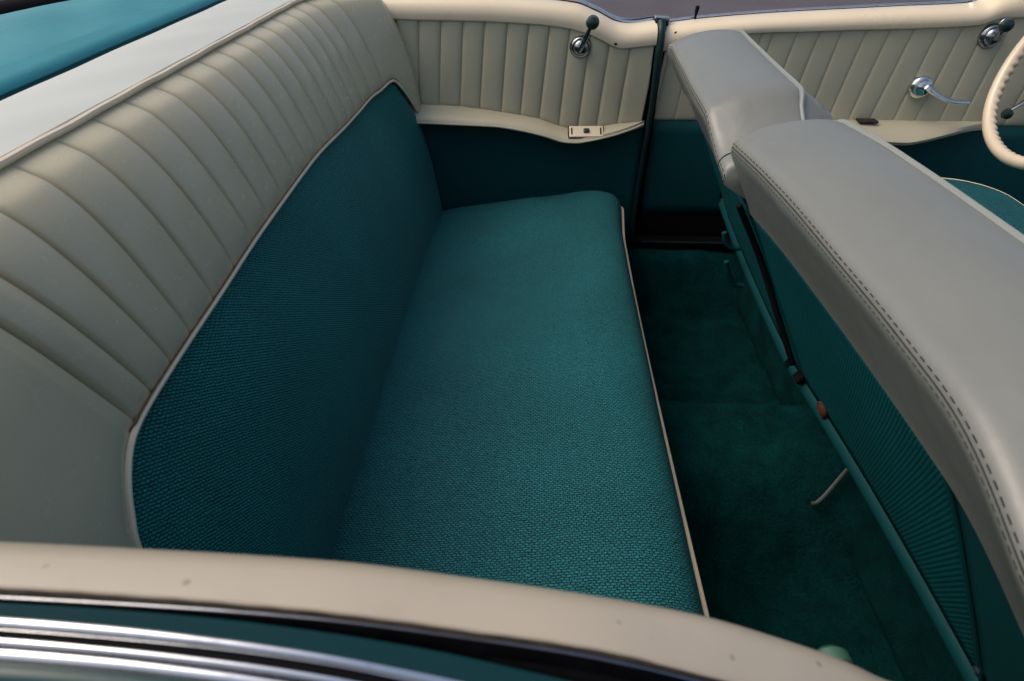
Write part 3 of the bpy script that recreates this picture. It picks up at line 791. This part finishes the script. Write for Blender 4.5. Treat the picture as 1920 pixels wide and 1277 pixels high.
S = dict(
 thin_c=[(-.2061, .1237, .8756), (-.1431, .1240, .8731), (-.0808, .1243, .8679), (-.0180, .1244, .8570), (.0252, .1241, .8479), (.0595, .1242, .8353), (.0961, .1243, .8195)],
 teal=[(-.2057, .1218, .8736), (-.1637, .1219, .8719), (-.1220, .1216, .8689), (-.0804, .1205, .8641), (-.0389, .1195, .8558), (.0037, .1171, .8453), (.0365, .1157, .8352)],
 c1t=[(-.2049, .1181, .8700), (-.1630, .1177, .8677), (-.1214, .1167, .8640), (-.0798, .1151, .8587), (-.0385, .1133, .8496), (-.0068, .1114, .8418)],
 c1b=[(-.2042, .1148, .8667), (-.1624, .1144, .8644), (-.1209, .1137, .8609), (-.0795, .1122, .8558), (-.0382, .1101, .8464), (-.0066, .1079, .8383)],
 c2t=[(-.2037, .1128, .8646), (-.1620, .1122, .8622), (-.1206, .1112, .8585), (-.0793, .1096, .8531), (-.0381, .1076, .8439)],
 c2b=[(-.2032, .1104, .8623), (-.1616, .1100, .8600), (-.1203, .1089, .8561), (-.0790, .1073, .8508), (-.0379, .1053, .8416)],
 c3t=[(-.2031, .1097, .8616), (-.1614, .1092, .8592), (-.1201, .1081, .8553), (-.0789, .1063, .8499)],
 c3b=[(-.2024, .1063, .8582), (-.1609, .1059, .8559), (-.1197, .1049, .8522), (-.0786, .1030, .8466)])
def ext(p):
    a, b = Vector(p[0]), Vector(p[1]); c_, d = Vector(p[-2]), Vector(p[-1])
    sl_ = (d - c_) / (d.x - c_.x); sl0 = (b - a) / (b.x - a.x)
    return [tuple(a + sl0 * .5 * (-.45 - a.x) + Vector(((-.45 - a.x) * .5, 0, 0)))] + list(p) + [tuple(d + sl_ * (.30 - d.x))]
F = {k: C3(ext(v)) for k, v in S.items()}
xs = frange(-.45, .30, .006)
# dirt in the joint
MB().tube([(x, railo(x)[0] - .0008, railo(x)[1] - .0006 + .0003 * math.sin(x * 240) * math.sin(x * 97)) for x in frange(-.45, .3, .003)], .0012, 6).build('joint_seal', DIRT, ns)
MB().tube([(x, F['thin_c'](x)[0] - .0002, F['thin_c'](x)[1] - .0007) for x in xs], .0008, 8).build('channel_chrome', CHROMK, ns)
# black window channel between chrome lip and painted skin
rows = [[(x, F['thin_c'](x)[0] - .0006, F['thin_c'](x)[1] - .0015), (x, F['thin_c'](x)[0] - .0012, F['thin_c'](x)[1] - .012), (x, lerp(F['thin_c'](x)[0], F['teal'](x)[0], .5), F['thin_c'](x)[1] - .014),
         (x, F['teal'](x)[0] + .0006, F['teal'](x)[1] - .010), (x, F['teal'](x)[0] + .0002, F['teal'](x)[1] - .0012)] for x in xs]
MB().grid(rows).build('window_channel', BLACK, ns)
rows = []
for x in xs:
    a, b = F['teal'](x), F['c1t'](x)
    rows.append([(x, a[0] + .0006, a[1] - .004), (x, a[0] + .0005, a[1] - .0010), (x, a[0] + .0002, a[1] - .0001), (x, a[0] - .0003, a[1] + .0001), (x, a[0] - .0009, a[1] - .0003), (x, lerp(a[0], b[0], .35), lerp(a[1], b[1], .35) + .0001), (x, lerp(a[0], b[0], .7), lerp(a[1], b[1], .7) + .0002), (x, b[0] + .0002, b[1] - .0003), (x, b[0] + .001, b[1] - .003)])
MB().grid(rows).build('belt_skin', TEALP, ns)
def ridge(name, kt, kb, bul):
    rows = []
    for x in xs:
        a, b = F[kt](x), F[kb](x); row = []
        for k in range(13):
            u = k / 12
            n_ = bul * (1 - (1 - u) ** 6) * (1 - u ** 3.5)
            row.append((x, lerp(a[0], b[0], u) - n_ * .707, lerp(a[1], b[1], u) + n_ * .707))
        rows.append(row)
    MB().grid([[(r[0][0], r[0][1] + .0016, r[0][2] - .0016)] + r + [(r[-1][0], r[-1][1] + .0016, r[-1][2] - .0016)] for r in rows]).build(name, CHROME, ns)
ridge('chrome_moulding', 'c1t', 'c1b', .0012); ridge('chrome_moulding', 'c2t', 'c2b', .0009); ridge('chrome_moulding', 'c3t', 'c3b', .0010)
rows = [[(x, F['c1b'](x)[0] + .0012, F['c1b'](x)[1] - .0004), (x, F['c2t'](x)[0] + .0010, F['c2t'](x)[1] - .0006), (x, F['c3t'](x)[0] + .0012, F['c3t'](x)[1] - .0008), (x, F['c3b'](x)[0] + .0012, F['c3b'](x)[1] - .001)] for x in xs]
MB().grid(rows).build('moulding_base', BLACK, ns)
rows = [[(x, F['c3b'](x)[0] + .0006, F['c3b'](x)[1] - .0006), (x, F['c3b'](x)[0] - .006, F['c3b'](x)[1] - .006), (x, F['c3b'](x)[0] - .02, F['c3b'](x)[1] - .030), (x, .05, .70), (x, .015, .45), (x, .01, .1), (x, .05, -.15), (x, .12, -.15)] for x in xs]
MB().grid(rows).build('outer_skin', TEALP, ns, solid=.002)
# inner lower trim below the rail (mostly hidden by it)
rows = [[(x, .150, .74), (x, .158, .60), (x, .155, .40), (x, .155, .10)] for x in frange(-.5, 1.6, .05)]
MB().grid(rows).build('inner_panel', TEALV, ns, solid=.006)
crank('window_crank', ns, (.165, .158, .690), (.2105, .206, .672), n=(0, 1, 0), r=.0205, ks=.0125, kmat=GREENN)

# ------------------------------------------------------------------ steering wheel
sw = thing('steering_wheel', 'ivory steering wheel with a scalloped inner rim at the right edge', 'steering wheel', (1.05, 1.29, .8))
nrm = Vector((-.912, 0, .409)); ctr = Vector((1.081, 1.312, .8276)); RW = .215
Mw = dirm(ctr, nrm, (.409, 0, .912))
rows = []
NS = 720
for i in range(NS):
    th = 2 * PI * i / NS; row = []
    for k in range(18):
        ph = 2 * PI * k / 18
        r_ = .0125
        inner = max(0, -math.cos(ph)) * max(0, .35 - math.sin(ph)) / 1.2
        r_ += .0065 * inner * (math.sin(th * 72) * .5 + .5) - .003 * inner
        rr = RW + r_ * math.cos(ph)
        row.append(Mw @ Vector((rr * math.cos(th), rr * math.sin(th), r_ * 1.05 * math.sin(ph))))
    rows.append(row)
MB().grid(rows, close_u=True, close_v=True).build('rim', WHEELM, sw)
MB().lathe([(.055, -.04), (.06, -.02), (.055, .0), (.03, .012), (.0001, .016)], 36, Mw).build('hub', WHEELM, sw)
for a in (80, 280):
    q = math.radians(a)
    MB().tube([Mw @ Vector((.04 * math.cos(q), .04 * math.sin(q), -.012)), Mw @ Vector((.13 * math.cos(q), .13 * math.sin(q), -.016)), Mw @ Vector((RW * math.cos(q), RW * math.sin(q), 0))], .008, 10, 16).build('spoke', CHROMD, sw)
MB().tube([Mw @ Vector((0, 0, -.03)), Mw @ Vector((0, 0, -.75))], .022, 14, 4).build('column', TEALM, sw)

# ------------------------------------------------------------------ light and camera
w = D.worlds.new('World'); scn.world = w; w.use_nodes = True
nt = w.node_tree; bg = nt.nodes['Background']
sky = nt.nodes.new('ShaderNodeTexSky'); sky.sky_type = 'NISHITA'; sky.sun_disc = False
SUN = Vector((-.58, .0, .80)).normalized()
sky.sun_elevation = math.asin(SUN.z); sky.sun_rotation = math.atan2(SUN.x, SUN.y)
sky.air_density = 1.0; sky.dust_density = 6.0; sky.ozone_density = 1.0
nt.links.new(sky.outputs[0], bg.inputs['Color']); bg.inputs['Strength'].default_value = .15
ld = D.lights.new('Sun', 'SUN'); ld.energy = 0.6; ld.angle = math.radians(50); ld.color = (1, .95, .88)
lo = D.objects.new('Sun', ld); COL.objects.link(lo); lo.rotation_euler = SUN.to_track_quat('Z', 'Y').to_euler()

cd = D.cameras.new('Camera'); cam = D.objects.new('Camera', cd); COL.objects.link(cam)
cd.sensor_width = 36; cd.lens = 1150 / 1920 * 36; cd.clip_start = .01; cd.clip_end = 2000
right = Vector((.99913, .04169, 0))
R_ = Vector((math.cos(math.radians(2.3891)), math.sin(math.radians(2.3891)), 0))
h_ = Vector((-R_.y, R_.x, 0)); pit = math.radians(36.9018)
f_ = h_ * math.cos(pit) - Vector((0, 0, 1)) * math.sin(pit); u_ = h_ * math.sin(pit) + Vector((0, 0, 1)) * math.cos(pit)
M = Matrix((R_, u_, -f_)).transposed().to_4x4(); M.translation = Vector((0, 0, 1.10))
cam.matrix_world = M
cd.dof.use_dof = True; cd.dof.focus_distance = 1.25; cd.dof.aperture_fstop = 9.0
scn.camera = cam
vs = scn.view_settings; vs.view_transform = 'Standard'; vs.look = 'None'; vs.exposure = 0.08; vs.gamma = 1; vs.use_curve_mapping = False
scn.cycles.max_bounces = 8; scn.cycles.use_denoising = True
